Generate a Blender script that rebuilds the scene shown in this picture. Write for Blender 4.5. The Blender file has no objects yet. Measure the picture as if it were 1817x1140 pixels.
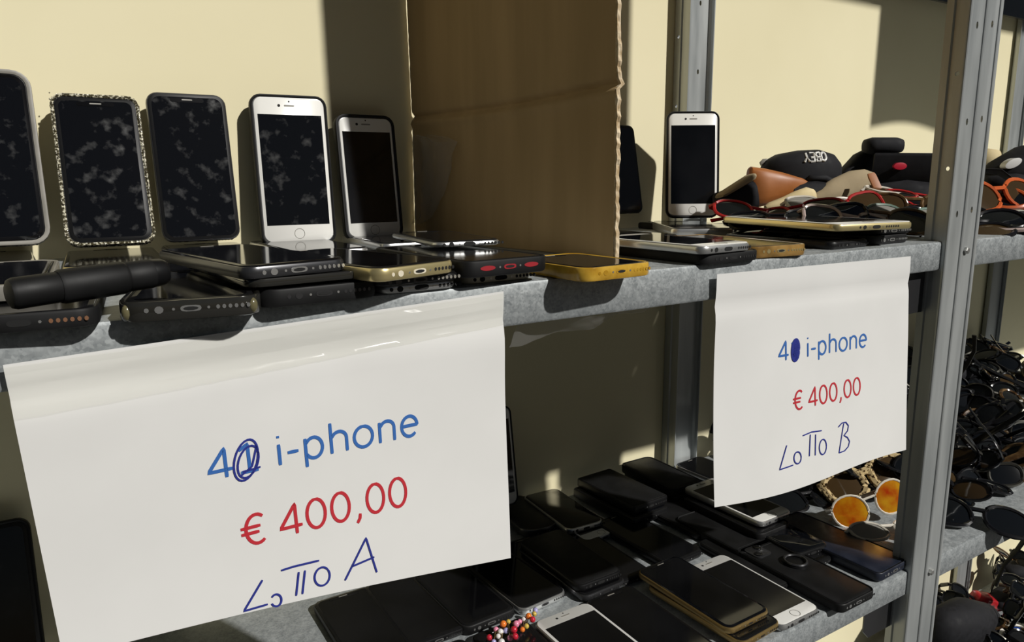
import bpy, math, random
from mathutils import Vector, Matrix
random.seed(7)
S = bpy.context.scene
COL = S.collection

# ------------------------------------------------------------------ camera
FPX, YAW, PITCH, ROLL = 1292.0, .5546, .1917, -.0087
CAM = Vector((-.1156, -.4396, .0721))
_f = Vector((math.sin(YAW)*math.cos(PITCH), math.cos(YAW)*math.cos(PITCH), -math.sin(PITCH)))
_r = _f.cross(Vector((0, 0, 1))).normalized(); _u = _r.cross(_f)
CR = _r*math.cos(ROLL) + _u*math.sin(ROLL); CU = -_r*math.sin(ROLL) + _u*math.cos(ROLL)
cd = bpy.data.cameras.new('camera'); cam = bpy.data.objects.new('camera', cd); COL.objects.link(cam)
cd.sensor_width = 36; cd.lens = FPX/1817*36; cd.clip_start = .01
cam.matrix_world = Matrix(((CR.x, CU.x, -_f.x, CAM.x), (CR.y, CU.y, -_f.y, CAM.y), (CR.z, CU.z, -_f.z, CAM.z), (0, 0, 0, 1)))
S.camera = cam

def at(px, py, **k):
    """point of the real plane x=, y= or z= seen at this pixel of the photograph"""
    d = _f + CR*((px-908.5)/FPX) - CU*((py-570)/FPX)
    (ax, v), = k.items(); i = 'xyz'.index(ax)
    return CAM + d*((v-CAM[i])/d[i])

# ------------------------------------------------------------------ light
SUN = Vector((-.43, 1, -.81)).normalized()          # direction the sunlight travels
w = bpy.data.worlds.new('sky'); S.world = w; w.use_nodes = True
nt = w.node_tree; bg = nt.nodes['Background']
sky = nt.nodes.new('ShaderNodeTexSky'); sky.sky_type = 'NISHITA'; sky.sun_disc = False
sky.sun_elevation = math.asin(-SUN.z); sky.sun_rotation = math.atan2(-SUN.x, -SUN.y)
nt.links.new(sky.outputs[0], bg.inputs[0]); bg.inputs[1].default_value = .008
sl = bpy.data.lights.new('sun', 'SUN'); sl.energy = 3.7; sl.angle = math.radians(1.3); sl.color = (1, .975, .925)
so = bpy.data.objects.new('sun', sl); COL.objects.link(so); so.rotation_euler = SUN.to_track_quat('-Z', 'Y').to_euler()
so.location = (2, -3, 3)
vs = S.view_settings
vs.view_transform = 'Standard'; vs.look = 'None'; vs.gamma = 1; vs.use_curve_mapping = False; vs.exposure = 0.0

# ------------------------------------------------------------------ materials
def mat(name, col, rough=.5, metal=0., coat=0., spec=.5):
    m = bpy.data.materials.new(name); m.use_nodes = True
    b = m.node_tree.nodes['Principled BSDF']
    b.inputs['Base Color'].default_value = (*col, 1); b.inputs['Roughness'].default_value = rough
    b.inputs['Metallic'].default_value = metal; b.inputs['Coat Weight'].default_value = coat
    b.inputs['Specular IOR Level'].default_value = spec
    return m
def noisy(name, c0, c1, scale=8, rough=(.4, .6), metal=0., bump=0., detail=4, lo=.35, hi=.65, kind='noise', stretch=(1, 1, 1), spec=.5):
    m = mat(name, c0, rough[0], metal, spec=spec); n = m.node_tree.nodes; l = m.node_tree.links; b = n['Principled BSDF']
    tc = n.new('ShaderNodeTexCoord'); mp = n.new('ShaderNodeMapping'); mp.inputs['Scale'].default_value = stretch
    oi = n.new('ShaderNodeObjectInfo'); ml = n.new('ShaderNodeMath'); ml.operation = 'MULTIPLY'; ml.inputs[1].default_value = 7
    l.new(oi.outputs['Random'], ml.inputs[0]); l.new(ml.outputs[0], mp.inputs['Location'])
    l.new(tc.outputs['Object'], mp.inputs['Vector'])
    if kind == 'voronoi':
        t = n.new('ShaderNodeTexVoronoi'); t.inputs['Scale'].default_value = scale; l.new(mp.outputs[0], t.inputs['Vector'])
        sx = n.new('ShaderNodeSeparateColor'); l.new(t.outputs['Color'], sx.inputs[0])
        t2 = n.new('ShaderNodeTexNoise'); t2.inputs['Scale'].default_value = scale*.18; t2.inputs['Detail'].default_value = 5
        l.new(mp.outputs[0], t2.inputs['Vector'])
        ad = n.new('ShaderNodeMath'); ad.operation = 'MULTIPLY_ADD'; ad.inputs[1].default_value = .35
        l.new(sx.outputs[0], ad.inputs[0]); l.new(t2.outputs[0], ad.inputs[2]); out = ad.outputs[0]
    else:
        t = n.new('ShaderNodeTexNoise'); t.inputs['Scale'].default_value = scale; t.inputs['Detail'].default_value = detail
        l.new(mp.outputs[0], t.inputs['Vector']); out = t.outputs[0]
    r = n.new('ShaderNodeValToRGB'); r.color_ramp.elements[0].position = lo; r.color_ramp.elements[1].position = hi
    r.color_ramp.elements[0].color = (*c0, 1); r.color_ramp.elements[1].color = (*c1, 1)
    l.new(out, r.inputs[0]); l.new(r.outputs[0], b.inputs['Base Color'])
    mr = n.new('ShaderNodeMapRange'); mr.inputs[1].default_value = lo; mr.inputs[2].default_value = hi
    mr.inputs[3].default_value = rough[0]; mr.inputs[4].default_value = rough[1]
    l.new(out, mr.inputs[0]); l.new(mr.outputs[0], b.inputs['Roughness'])
    if bump:
        bp = n.new('ShaderNodeBump'); bp.inputs['Strength'].default_value = bump; bp.inputs['Distance'].default_value = .002
        l.new(out, bp.inputs['Height']); l.new(bp.outputs[0], b.inputs['Normal'])
    return m
def film(name, tint, clear, rough):
    m = bpy.data.materials.new(name); m.use_nodes = True; n = m.node_tree.nodes; l = m.node_tree.links; n.clear()
    o = n.new('ShaderNodeOutputMaterial'); mx = n.new('ShaderNodeMixShader'); t = n.new('ShaderNodeBsdfTransparent'); g = n.new('ShaderNodeBsdfPrincipled')
    t.inputs[0].default_value = (*tint, 1); g.inputs['Base Color'].default_value = (*[c*.66 for c in tint], 1); g.inputs['Roughness'].default_value = rough
    mx.inputs[0].default_value = 1-clear; l.new(t.outputs[0], mx.inputs[1]); l.new(g.outputs[0], mx.inputs[2]); l.new(mx.outputs[0], o.inputs[0])
    return m
M = dict(
    wall=noisy('cream painted wall', (.76, .69, .45), (.81, .74, .50), 3, (.7, .8), bump=.02),
    floor=noisy('grey concrete', (.045, .046, .047), (.06, .06, .06), 6, (.8, .9)),
    galv=noisy('galvanized steel', (.22, .24, .25), (.44, .465, .47), 620, (.38, .55), .35, kind='voronoi', lo=.3, hi=.95),
    galv_post=noisy('brushed galvanized steel', (.38, .40, .40), (.50, .52, .515), 40, (.30, .42), .5, stretch=(1, 1, .12)),
    bolt=mat('zinc bolt', (.5, .5, .48), .35, .8),
    hole=mat('dark recess', (.006, .006, .006), .8),
    paper=noisy('white office paper', (.715, .71, .69), (.74, .735, .715), 14, (.75, .85)),
    blue=mat('blue print', (.03, .13, .42), .8), red=mat('red print', (.50, .018, .03), .8), pen=mat('blue ballpoint ink', (.02, .03, .24), .5),
    card=noisy('brown corrugated cardboard', (.40, .27, .125), (.48, .33, .165), 5, (.8, .9), stretch=(6, 6, .6)),
    card_edge=noisy('torn cardboard edge', (.42, .30, .16), (.72, .60, .42), 160, (.85, .95)),
    glass=noisy('smudged black glass', (.004, .0045, .006), (.03, .031, .035), 60, (.06, .3), detail=12, lo=.56, hi=1.0),
    dusty=noisy('dusty black glass', (.004, .0045, .006), (.115, .115, .115), 85, (.07, .5), detail=14, lo=.55, hi=1.05, spec=.35),
    dark=noisy('clean black glass', (.003, .003, .0035), (.008, .008, .009), 10, (.05, .12)),
    white=mat('white glass bezel', (.78, .77, .73), .18), black=mat('black plastic', (.006, .006, .0065), .38, spec=.35),
    rubber=noisy('black rubber case', (.005, .005, .005), (.009, .009, .0095), 30, (.5, .65), spec=.3),
    navy=noisy('navy leatherette', (.008, .011, .022), (.016, .02, .035), 60, (.35, .5), bump=.1),
    silver=mat('silver aluminium', (.62, .62, .61), .3, .85), steel=mat('dark steel frame', (.10, .10, .105), .28, .8),
    gold=mat('pale gold aluminium', (.72, .60, .30), .3, .75), gold_dark=mat('brownish gold aluminium', (.36, .25, .10), .35, .75), amber=noisy('amber clear case', (.36, .19, .015), (.62, .38, .05), 60, (.12, .25)), amber_dark=noisy('brown amber clear case', (.10, .05, .01), (.34, .20, .06), 45, (.1, .2)),
    copper=mat('copper speaker mesh', (.45, .23, .13), .4, .7), redplug=mat('red dust plug', (.33, .02, .028), .4),
    bumper=noisy('grey rubber bumper', (.20, .19, .165), (.26, .245, .215), 40, (.4, .5)),
    smoke=mat('smoky clear case', (.022, .021, .018), .12, 0, .5), yellowed=mat('yellowed clear corner', (.13, .115, .06), .2),
    glitter=noisy('chipped clear case', (.05, .042, .022), (.72, .68, .52), 420, (.1, .35), detail=2, lo=.48, hi=.66, bump=.6),
    cream=mat('cream plastic', (.72, .66, .52), .35), tape=film('clear packing tape', (1, 1, .98), .90, .16), bag=film('clear crumpled plastic', (.96, .95, .92), .80, .16),
    leather=noisy('tan brown leather', (.30, .10, .022), (.38, .135, .035), 22, (.4, .55), bump=.1),
    beige=noisy('beige suede', (.62, .50, .27), (.70, .58, .34), 40, (.8, .9)), taupe=noisy('taupe felt', (.30, .235, .14), (.37, .295, .185), 30, (.85, .95)),
    cloth=noisy('black fabric', (.006, .006, .008), (.013, .013, .016), 90, (.7, .85), bump=.1, spec=.3), dred=mat('red badge', (.45, .01, .03), .4), letter=mat('white lettering', (.75, .75, .72), .5),
    oval=mat('white oval badge', (.7, .7, .68), .4), green=mat('lime green plastic', (.28, .50, .05), .35),
    fr_black=mat('glossy black frame', (.008, .008, .009), .15), fr_red=mat('red acetate', (.40, .02, .02), .25), fr_tort=noisy('tortoise acetate', (.03, .012, .005), (.17, .10, .04), 60, (.15, .25)), fr_leopard=noisy('leopard acetate', (.05, .025, .01), (.55, .42, .22), 170, (.15, .25), lo=.42, hi=.5),
    fr_white=mat('off white frame', (.62, .58, .50), .25), fr_orange=mat('orange frame', (.62, .12, .03), .3), fr_gold=mat('gold wire', (.40, .29, .13), .35, .8), fr_steel=mat('dark steel wire', (.12, .115, .10), .3, .9), fr_clear=mat('clear pinkish frame', (.45, .36, .33), .15), fr_grn=mat('green grey frame', (.16, .23, .19), .25),
    ln_dark=mat('dark lens', (.006, .007, .008), .06, spec=.8), ln_brown=mat('brown lens', (.05, .03, .012), .07, spec=.8), ln_fire=noisy('orange mirror lens', (.50, .03, .003), (.72, .34, .012), 34, (.05, .10), .45), ln_blue=mat('blue mirror lens', (.02, .10, .6), .08, .6), ln_clear=mat('pale lens', (.25, .24, .22), .08, spec=.8),
    spectacle_case=noisy('red case', (.32, .01, .015), (.40, .02, .02), 30, (.3, .4)),
)
BEADS = [mat('bead '+n, c, .15) for n, c in [('red', (.5, .02, .04)), ('pink', (.75, .25, .38)), ('white', (.75, .72, .7)), ('orange', (.8, .2, .03)), ('gold', (.6, .42, .08)), ('lilac', (.4, .38, .65))]]

# ------------------------------------------------------------------ mesh helpers
class MB:
    def __init__(s): s.v = []; s.f = []
    def add(s, vs, fs):
        o = len(s.v); s.v += [tuple(p) for p in vs]; s.f += [tuple(i+o for i in f) for f in fs]; return s
    def box(s, x0, y0, z0, x1, y1, z1):
        return s.add([(x0, y0, z0), (x1, y0, z0), (x1, y1, z0), (x0, y1, z0), (x0, y0, z1), (x1, y0, z1), (x1, y1, z1), (x0, y1, z1)],
                     [(0, 3, 2, 1), (4, 5, 6, 7), (0, 1, 5, 4), (1, 2, 6, 5), (2, 3, 7, 6), (3, 0, 4, 7)])
    def rings(s, rs, cap0=True, cap1=True, close=True):
        n = len(rs[0]); vs = [p for r in rs for p in r]; fs = []
        for k in range(len(rs)-1):
            for i in range(n if close else n-1):
                j = (i+1) % n; fs.append((k*n+i, k*n+j, (k+1)*n+j, (k+1)*n+i))
        if cap0: fs.append(tuple(reversed(range(n))))
        if cap1: fs.append(tuple(range((len(rs)-1)*n, len(rs)*n)))
        return s.add(vs, fs)
    def slab(s, W, L, r, levels, cx=0, cy=0, cap0=True, cap1=True, n=5):
        return s.rings([[(cx+x, cy+y, z) for x, y in rrect(W-2*i, L-2*i, max(r-i, .0004), n)] for i, z in levels], cap0, cap1)
    def tube(s, pts, rad, n=6, closed=False, flat=1.0, up=None, cap=True):
        pts = [Vector(p) for p in pts]; rs = []; m = len(pts)
        for k, p in enumerate(pts):
            a = pts[k-1] if (k or closed) else p; b = pts[(k+1) % m] if (k < m-1 or closed) else p
            t = (b-a).normalized(); ref = Vector(up) if up else (Vector((0, 0, 1)) if abs(t.z) < .9 else Vector((1, 0, 0)))
            sd = t.cross(ref).normalized(); u = sd.cross(t); R = rad[k] if isinstance(rad, (list, tuple)) else rad
            rs.append([p + sd*math.cos(2*math.pi*i/n)*R*flat + u*math.sin(2*math.pi*i/n)*R for i in range(n)])
        if closed: rs.append(rs[0])
        return s.rings(rs, cap and not closed, cap and not closed)
    def ball(s, c, r, n=8, m=6, sq=(1, 1, 1)):
        return s.rings([[(c[0]+sq[0]*r*math.sin(a)*math.cos(2*math.pi*i/n), c[1]+sq[1]*r*math.sin(a)*math.sin(2*math.pi*i/n), c[2]-sq[2]*r*math.cos(a)) for i in range(n)] for a in [math.pi*(k+.5)/m for k in range(m)]])
    def disc_y(s, x, z, y, rx, rz, d=.0006, n=10):        # small plug facing -y
        return s.rings([[(x+rx*math.cos(2*math.pi*i/n), yy, z+rz*math.sin(2*math.pi*i/n)) for i in range(n)] for yy in (y+d, y-.0002)])
    def build(s, name, material, parent=None, smooth=True, ang=40):
        me = bpy.data.meshes.new(name); me.from_pydata(s.v, [], s.f); me.validate(); me.update(); me.materials.append(material)
        import bmesh
        b = bmesh.new(); b.from_mesh(me); bmesh.ops.recalc_face_normals(b, faces=b.faces); b.to_mesh(me); b.free()
        if smooth:
            me.shade_smooth(); me.set_sharp_from_angle(angle=math.radians(ang))
        o = bpy.data.objects.new(name, me); COL.objects.link(o)
        if parent: o.parent = parent
        return o
def rrect(W, L, r, n=5):
    out = []
    for cx, cy, a0 in ((W/2-r, L/2-r, 0), (-W/2+r, L/2-r, 90), (-W/2+r, -L/2+r, 180), (W/2-r, -L/2+r, 270)):
        for k in range(n+1):
            a = math.radians(a0+90*k/n); out.append((cx+r*math.cos(a), cy+r*math.sin(a)))
    return out
def tag(o, label=None, cat=None, group=None, kind=None):
    for k, v in (('label', label), ('category', cat), ('group', group), ('kind', kind)):
        if v: o[k] = v
    return o
def thing(name, label, cat, matrix=None, group=None):
    o = bpy.data.objects.new(name, None); COL.objects.link(o); o.empty_display_size = .02
    if matrix: o.matrix_world = matrix
    return tag(o, label, cat, group)
def struct(o): o['kind'] = 'structure'; return o
def frame(o, X, Y, Z):
    return Matrix(((X[0], Y[0], Z[0], o[0]), (X[1], Y[1], Z[1], o[1]), (X[2], Y[2], Z[2], o[2]), (0, 0, 0, 1)))
def copy_tree(o, parent=None, matrix=None, group=None):
    c = o.copy(); COL.objects.link(c)
    if parent: c.parent = parent
    if matrix: c.matrix_world = matrix
    for ch in list(o.children): copy_tree(ch, c)
    return c

# ------------------------------------------------------------------ setting
YW = .415; ZL = -.403; ZB = -1.00; ZU = .745; LIP = .032; DEP = .40
struct(MB().box(-2.2, YW, -1.25, 4.2, YW+.08, 1.6).build('wall_back', M['wall'], None, False))
struct(MB().box(-4, -5, -1.31, 6, YW+.08, -1.25).build('floor', M['floor'], None, False))

# ------------------------------------------------------------------ shelving
def shelf_board(x0, x1, z, parent):
    t = .0014
    prof = [(DEP, z), (.003, z), (.0008, z-.0008), (0, z-.003), (0, z-LIP+.002), (.0015, z-LIP), (.014, z-LIP), (.014, z-LIP+t), (.003, z-LIP+t), (t, z-LIP+.004), (t, z-.004), (.004, z-t), (DEP, z-t)]
    m = MB(); m.rings([[(x, y, zz) for y, zz in prof] for x in (x0, x1)])
    o = m.build('shelf_board', M['galv'], parent); return o
def upright(x, y, z0, z1, parent, sx=1, sy=1, slots=(), side=.024, wd=.072, holes=True):
    """L section: ribbed web facing the front, flange going back from its left edge (sx, sy mirror it)"""
    t = .0018; web = [(0, .002)]
    for c_, r_ in ((.0028, .0028), (.034, .0030), (.063, .0030)):
        web += [(c_+r_*math.cos(math.radians(q)), -r_*.75*math.sin(math.radians(q))) for q in (180, 150, 120, 90, 60, 30, 0)]
    web += [(wd-.0030, 0), (wd-.001, .001), (wd, .004), (wd, .011)]
    inner = [(wd-t, .011), (wd-t, .0055), (wd-.004, t), (t, t), (t, side*.42), (.004, side*.46), (.004, side*.62), (t, side*.66), (t, side), (0, side), (0, side*.68), (.0022, side*.63), (.0022, side*.45), (0, side*.40)]
    ring = web + inner
    m = MB(); m.rings([[(x+sx*a, y+sy*b, z) for a, b in ring] for z in (z0, z1)])
    o = m.build('upright', M['galv_post'], parent, True, 25)
    if holes:
        c = MB(); zz = z0+.03
        while zz < z1:
            for hx, dz in ((.0185, 0), (.0490, .004)):
                cx, cz = x+sx*hx, zz+dz
                c.rings([[(cx+.0022*math.cos(2*math.pi*i/8), yy, cz+.004*math.sin(2*math.pi*i/8)) for i in range(8)] for yy in (y-.02, y+.02)])
            cz = zz+.05
            c.rings([[(xx, y+sy*side*.25+.0025*math.cos(2*math.pi*i/8), cz+.0025*math.sin(2*math.pi*i/8)) for i in range(8)] for xx in (x-.012, x+.012)])
            zz += .10
        for cz in slots: c.rings([[(xx, y+sy*side*.30+.0032*math.cos(2*math.pi*i/10), cz+(.016 if math.sin(2*math.pi*i/10) > 0 else -.016)+.0032*math.sin(2*math.pi*i/10)) for i in range(10)] for xx in (x-.012, x+.012)])
        co = c.build('cutter', M['hole'], None, False)
        b = o.modifiers.new('holes', 'BOOLEAN'); b.operation = 'DIFFERENCE'; b.object = co; b.solver = 'EXACT'
        dg = bpy.context.evaluated_depsgraph_get(); nm = bpy.data.meshes.new_from_object(o.evaluated_get(dg))
        o.modifiers.clear(); o.data = nm
        bpy.data.objects.remove(co)
    return o
def bolt(x, y, z, parent):
    m = MB(); m.rings([[(x+r*math.cos(math.pi*i/3), yy, z+r*math.sin(math.pi*i/3)) for i in range(6)] for r, yy in ((.0042, y), (.0042, y-.0028), (.003, y-.0036))])
    m.build('bolt', M['bolt'], parent, False)
XP = .7235
rack = thing('shelving_unit', 'galvanized steel shelving unit carrying the two white price signs', 'shelving', Matrix.Translation((0, 0, -1.25)))
def P0(parent):                                   # children keep world coordinates
    for c in parent.children:
        if c.matrix_parent_inverse == Matrix(): c.matrix_parent_inverse = parent.matrix_world.inverted()
bpy.context.view_layer.update()
for z in (0, ZL, ZB, ZU): shelf_board(-.42, .7640, z, rack)
upright(XP, -.0035, -1.25, 1.25, rack, slots=(at(1692, 145, x=XP).z,)); upright(.705, .4125, -1.25, 1.25, rack, 1, -1, side=.030)
upright(-.43, -.0035, -1.25, 1.25, rack); upright(-.36, .4125, -1.25, 1.25, rack, -1, -1, side=.030)
for zz in (0, ZL, ZB, ZU):
    m = MB(); m.rings([[(XP+.001, yy, zz-.003), (XP-.058, yy, zz-.003), (XP-.058, yy, zz-.070), (XP-.046, yy, zz-.082), (XP+.001, yy, zz-.082)] for yy in (.0152, .0168)]); m.build('sun_block_plate', M['steel'], rack, False)  # added dark plates behind the lip to block sun between sign and post
for z in (-.016, ZL-.016): bolt(XP+.0448, -.0036, z+.004, rack)
bpy.context.view_layer.update(); P0(rack)
rack2 = thing('shelving_unit', 'second galvanized shelving bay to the right of the near post', 'shelving', Matrix.Translation((.8, 0, -1.25)))
for z in (0, ZL, ZB, ZU): shelf_board(.7650, 2.15, z, rack2)
upright(1.795, .4125, -1.25, 1.25, rack2, -1, -1, side=.010); upright(1.752, -.0035, -1.25, 1.25, rack2)
MB().box(1.20, .390, .403, 2.2, .398, .46).build('back_rail', M['steel'], rack2, False)
bpy.context.view_layer.update(); P0(rack2)

# ------------------------------------------------------------------ signs
class Paper:
    def __init__(s, tl, tr, br, bl, curl): s.c = [Vector(p) for p in (tl, tr, br, bl)]; s.curl = curl
    def p(s, u, v, lift=0.):
        tl, tr, br, bl = s.c
        q = (tl*(1-u)+tr*u)*(1-v) + (bl*(1-u)+br*u)*v
        y, dz = s.curl(u, v); return Vector((q.x, q.y+y-lift, q.z+dz))
def sign(name, label, pap, cat='sign'):
    nu, nv = 40, 30; m = MB(); vs = []; fs = []
    for lift in (.0, .0002):
        vs += [pap.p(i/nu, j/nv, lift) for j in range(nv+1) for i in range(nu+1)]
    K = (nu+1)*(nv+1)
    for j in range(nv):
        for i in range(nu):
            a = j*(nu+1)+i; q = (a, a+1, a+nu+2, a+nu+1); fs += [q, tuple(k+K for k in reversed(q))]
    bd = [i for i in range(nu)] + [(j+1)*(nu+1)-1 for j in range(nv)] + [K-1-i for i in range(nu)] + [(nv-j)*(nu+1) for j in range(nv)]
    for k in range(len(bd)): a, b = bd[k], bd[(k+1) % len(bd)]; fs.append((a, b, b+K, a+K))
    m.add(vs, fs); o = m.build('sheet', M['paper']); 
    return o
def arc(cx, cy, rx, ry, a0, a1, n=18):
    return [(cx+rx*math.cos(math.radians(a0+(a1-a0)*k/n)), cy+ry*math.sin(math.radians(a0+(a1-a0)*k/n))) for k in range(n+1)]
GL = {  # humanist sans drawn as single strokes: (advance, strokes), em units
    '4': (.507, [[(.35, 0), (.35, .62), (.035, .165), (.47, .165)]]),
    '0': (.507, [arc(.253, .312, .185, .30, 90, 450, 28)]),
    '1': (.507, [[(.10, .50), (.27, .61), (.27, .02)], [(.10, .02), (.43, .02)]]),
    'i': (.229, [[(.114, 0), (.114, .455)], [(.114, .59), (.114, .64)]]),
    '-': (.306, [[(.045, .235), (.26, .235)]]),
    'p': (.525, [[(.10, -.17), (.10, .455)], arc(.265, .225, .175, .225, 150, -150, 22)]),
    'h': (.525, [[(.10, 0), (.10, .67)], [(.10, .33)] + arc(.27, .30, .155, .155, 150, 0, 12) + [(.425, 0)]]),
    'n': (.525, [[(.10, 0), (.10, .455)], [(.10, .33)] + arc(.27, .30, .155, .155, 150, 0, 12) + [(.425, 0)]]),
    'o': (.527, [arc(.263, .228, .20, .228, 90, 450, 26)]),
    'e': (.498, [[(.07, .25), (.43, .25)] + arc(.255, .235, .182, .222, 5, 315, 24)]),
    'euro': (.507, [arc(.33, .312, .205, .30, 52, 308, 20), [(.03, .37), (.40, .37)], [(.03, .25), (.37, .25)]]),
    ',': (.25, [[(.15, .075), (.135, -.02), (.075, -.115)]]), ' ': (.226, []),
}
def text(chars):
    x = 0; out = []
    for c in chars:
        adv, st = GL[c]; out += [[(x+a, b) for a, b in s_] for s_ in st]; x += adv
    return x, out
def strokes(name, pap, sts, wd, material, parent, asp, lift=.0005):
    """flat ink ribbons laid on the sheet: points are (u, v) of the paper, asp = height/width of it"""
    m = MB()
    for s_ in sts:
        pts = []
        for k in range(len(s_)-1):
            (a, b), (c, d) = s_[k], s_[k+1]; n = max(1, int(math.hypot(c-a, d-b)/.006))
            pts += [(a+(c-a)*i/n, b+(d-b)*i/n) for i in range(n)]
        pts.append(s_[-1]); L = []; Rr = []; N = len(pts)
        for k in range(N):
            a = pts[max(k-1, 0)]; b = pts[min(k+1, N-1)]; tx, ty = b[0]-a[0], (b[1]-a[1])*asp; q = math.hypot(tx, ty) or 1
            nx, ny = -ty/q, tx/q; hw = wd/2
            if k in (0, N-1): hw *= .8
            u, v = pts[k]; L.append(pap.p(u+nx*hw, v+ny*hw/asp, lift)); Rr.append(pap.p(u-nx*hw, v-ny*hw/asp, lift))
        m.add(L+Rr, [(k, k+1, N+k+1, N+k) for k in range(N-1)])
    return m.build(name, material, parent, False)
def place(sts, total, p0, p1, em):       # glyph strokes -> (u, v): baseline from p0 to p1, em height in v
    return [[(p0[0]+(p1[0]-p0[0])*x/total, p0[1]+(p1[1]-p0[1])*x/total - em*y) for x, y in s_] for s_ in sts]
def inv(pap, px, py):                    # (u, v) of a pixel on the flat sheet
    q = at(px, py, y=-.006); u = v = .5; tl, tr, br, bl = pap.c
    for _ in range(25):
        p = (tl*(1-u)+tr*u)*(1-v) + (bl*(1-u)+br*u)*v; du = (tr-tl)*(1-v)+(br-bl)*v; dv = (bl-tl)*(1-u)+(br-tr)*u
        e = q-p; det = du.x*dv.z-dv.x*du.z
        u += (e.x*dv.z-dv.x*e.z)/det; v += (du.x*e.z-du.z*e.x)/det
    return u, v
def hand(pap, pts): return [[inv(pap, *p) for p in s_] for s_ in pts]
YP = -.006
def curlA(u, v):
    y = -.0012*math.sin(u*7+1)*math.exp(-((v-.18)/.12)**2) - .001*math.sin(u*3.1+v*5) - .004*v*v*(.4+u*(1-u)) + .002*math.exp(-((v-.10)/.035)**2)
    return y, (.004*math.sin(math.pi*u)*v**3)
def curlB(u, v):
    y = -.0008*math.sin(u*9+2)*math.exp(-((v-.2)/.12)**2) - .008*v*v*(.3+math.sin(u*3.0)) + .0016*math.exp(-((v-.13)/.03)**2) + .004*math.exp(-((u-.02)/.12)**2)*v*(1-v)*2
    return y, -.0035*math.sin(2*math.pi*u)*v**4
A = Paper(at(5, 648, y=YP), at(893, 517, y=YP), at(903, 988, y=YP), at(112, 1168, y=YP), curlA)
B = Paper(at(1272, 487, y=YP), at(1616, 455, y=YP), at(1602, 797, y=YP), at(1264, 899, y=YP), curlB)
def make_sign(pap, label, s_lines, price, writing, corr):
    t = thing('price_sign', label, 'sign', Matrix.Translation((pap.c[0]+pap.c[1])/2))
    asp = (pap.c[0]-pap.c[3]).length/(pap.c[0]-pap.c[1]).length
    sh = sign('sheet', '', pap)
    kids = [sh]
    for nm, chars, (p0, p1), cap, m_, wd in s_lines+price:
        tot, st = text(chars); a = inv(pap, *p0); b = inv(pap, *p1); c = inv(pap, *cap); em = abs(c[1]-a[1])/.64
        kids.append(strokes(nm, pap, place(st, tot, a, b, em), wd, M[m_], None, asp))
    for nm, pts, wd in writing: kids.append(strokes(nm, pap, hand(pap, pts), wd, M['pen'], None, asp, .0007))
    bpy.context.view_layer.update()
    for k in kids: k.parent = t; k.matrix_parent_inverse = t.matrix_world.inverted()
    return t
def ell(cx, cy, rx, ry, tilt, a0=0, a1=360, n=26):
    c, s_ = math.cos(math.radians(tilt)), math.sin(math.radians(tilt))
    return [(cx+rx*math.cos(math.radians(a0+(a1-a0)*k/n))*c-ry*math.sin(math.radians(a0+(a1-a0)*k/n))*s_, cy+rx*math.cos(math.radians(a0+(a1-a0)*k/n))*s_+ry*math.sin(math.radians(a0+(a1-a0)*k/n))*c) for k in range(n+1)]
c_ = list
make_sign(A, 'large near white paper sign marked LOTTO A, taped to the shelf edge',
    [('printed_text', ['4', '1', ' ', 'i', '-', 'p', 'h', 'o', 'n', 'e'], ((368, 855), (746, 772)), (392, 796), 'blue', .0072)],
    [('price_text', ['euro', ' ', '4', '0', '0', ',', '0', '0'], ((428, 976), (726, 897)), (440, 917), 'red', .0072)],
    [('correction', [ell(436, 817, 20, 38, 14), ell(440, 820, 17, 30, 18, 40, 420), [(428, 845), (447, 828), (455, 790)], [(430, 838), (446, 834), (462, 829)]], .0042),
     ('handwriting', [[(465, 1034), (432, 1090), (474, 1078)], ell(489, 1071, 9, 11, 10, 200, 500), [(498, 1017), (520, 1010), (565, 999)], [(529, 1020), (524, 1063)], [(540, 1017), (535, 1060)],
                      ell(570, 1028, 13, 17, 15, -60, 300), [(610, 1035), (648, 958), (666, 1020)], [(622, 1010), (662, 992)]], .0046)], None)
make_sign(B, 'smaller right-hand white paper sign marked LOTTO B, hanging from the shelf edge',
    [('printed_text', ['4', '1', ' ', 'i', '-', 'p', 'h', 'o', 'n', 'e'], ((1378, 641), (1536, 615)), (1388, 605), 'blue', .0074)],
    [('price_text', ['euro', ' ', '4', '0', '0', ',', '0', '0'], ((1400, 727), (1522, 699)), (1405, 692), 'red', .0070)],
    [('correction', [ell(1409, 621, 5, 17, 6), ell(1409, 621, 2.5, 14, 6), [(1409, 606), (1409, 638)], [(1405, 610), (1406, 634)], [(1413, 610), (1412, 634)]], .016),
     ('handwriting', [[(1387, 785), (1373, 826), (1396, 818)], ell(1404, 806, 6, 10, 8), [(1415, 769), (1430, 763), (1448, 761)], [(1428, 767), (1424, 804)], [(1437, 767), (1434, 803)],
                      ell(1448, 789, 6, 13, 8), [(1487, 750), (1475, 801)], [(1477, 756), (1484, 749), (1491, 748), (1495, 754), (1493, 763), (1486, 771), (1492, 775), (1495, 782), (1492, 791), (1485, 798), (1475, 801)]], .0044)], None)

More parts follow.
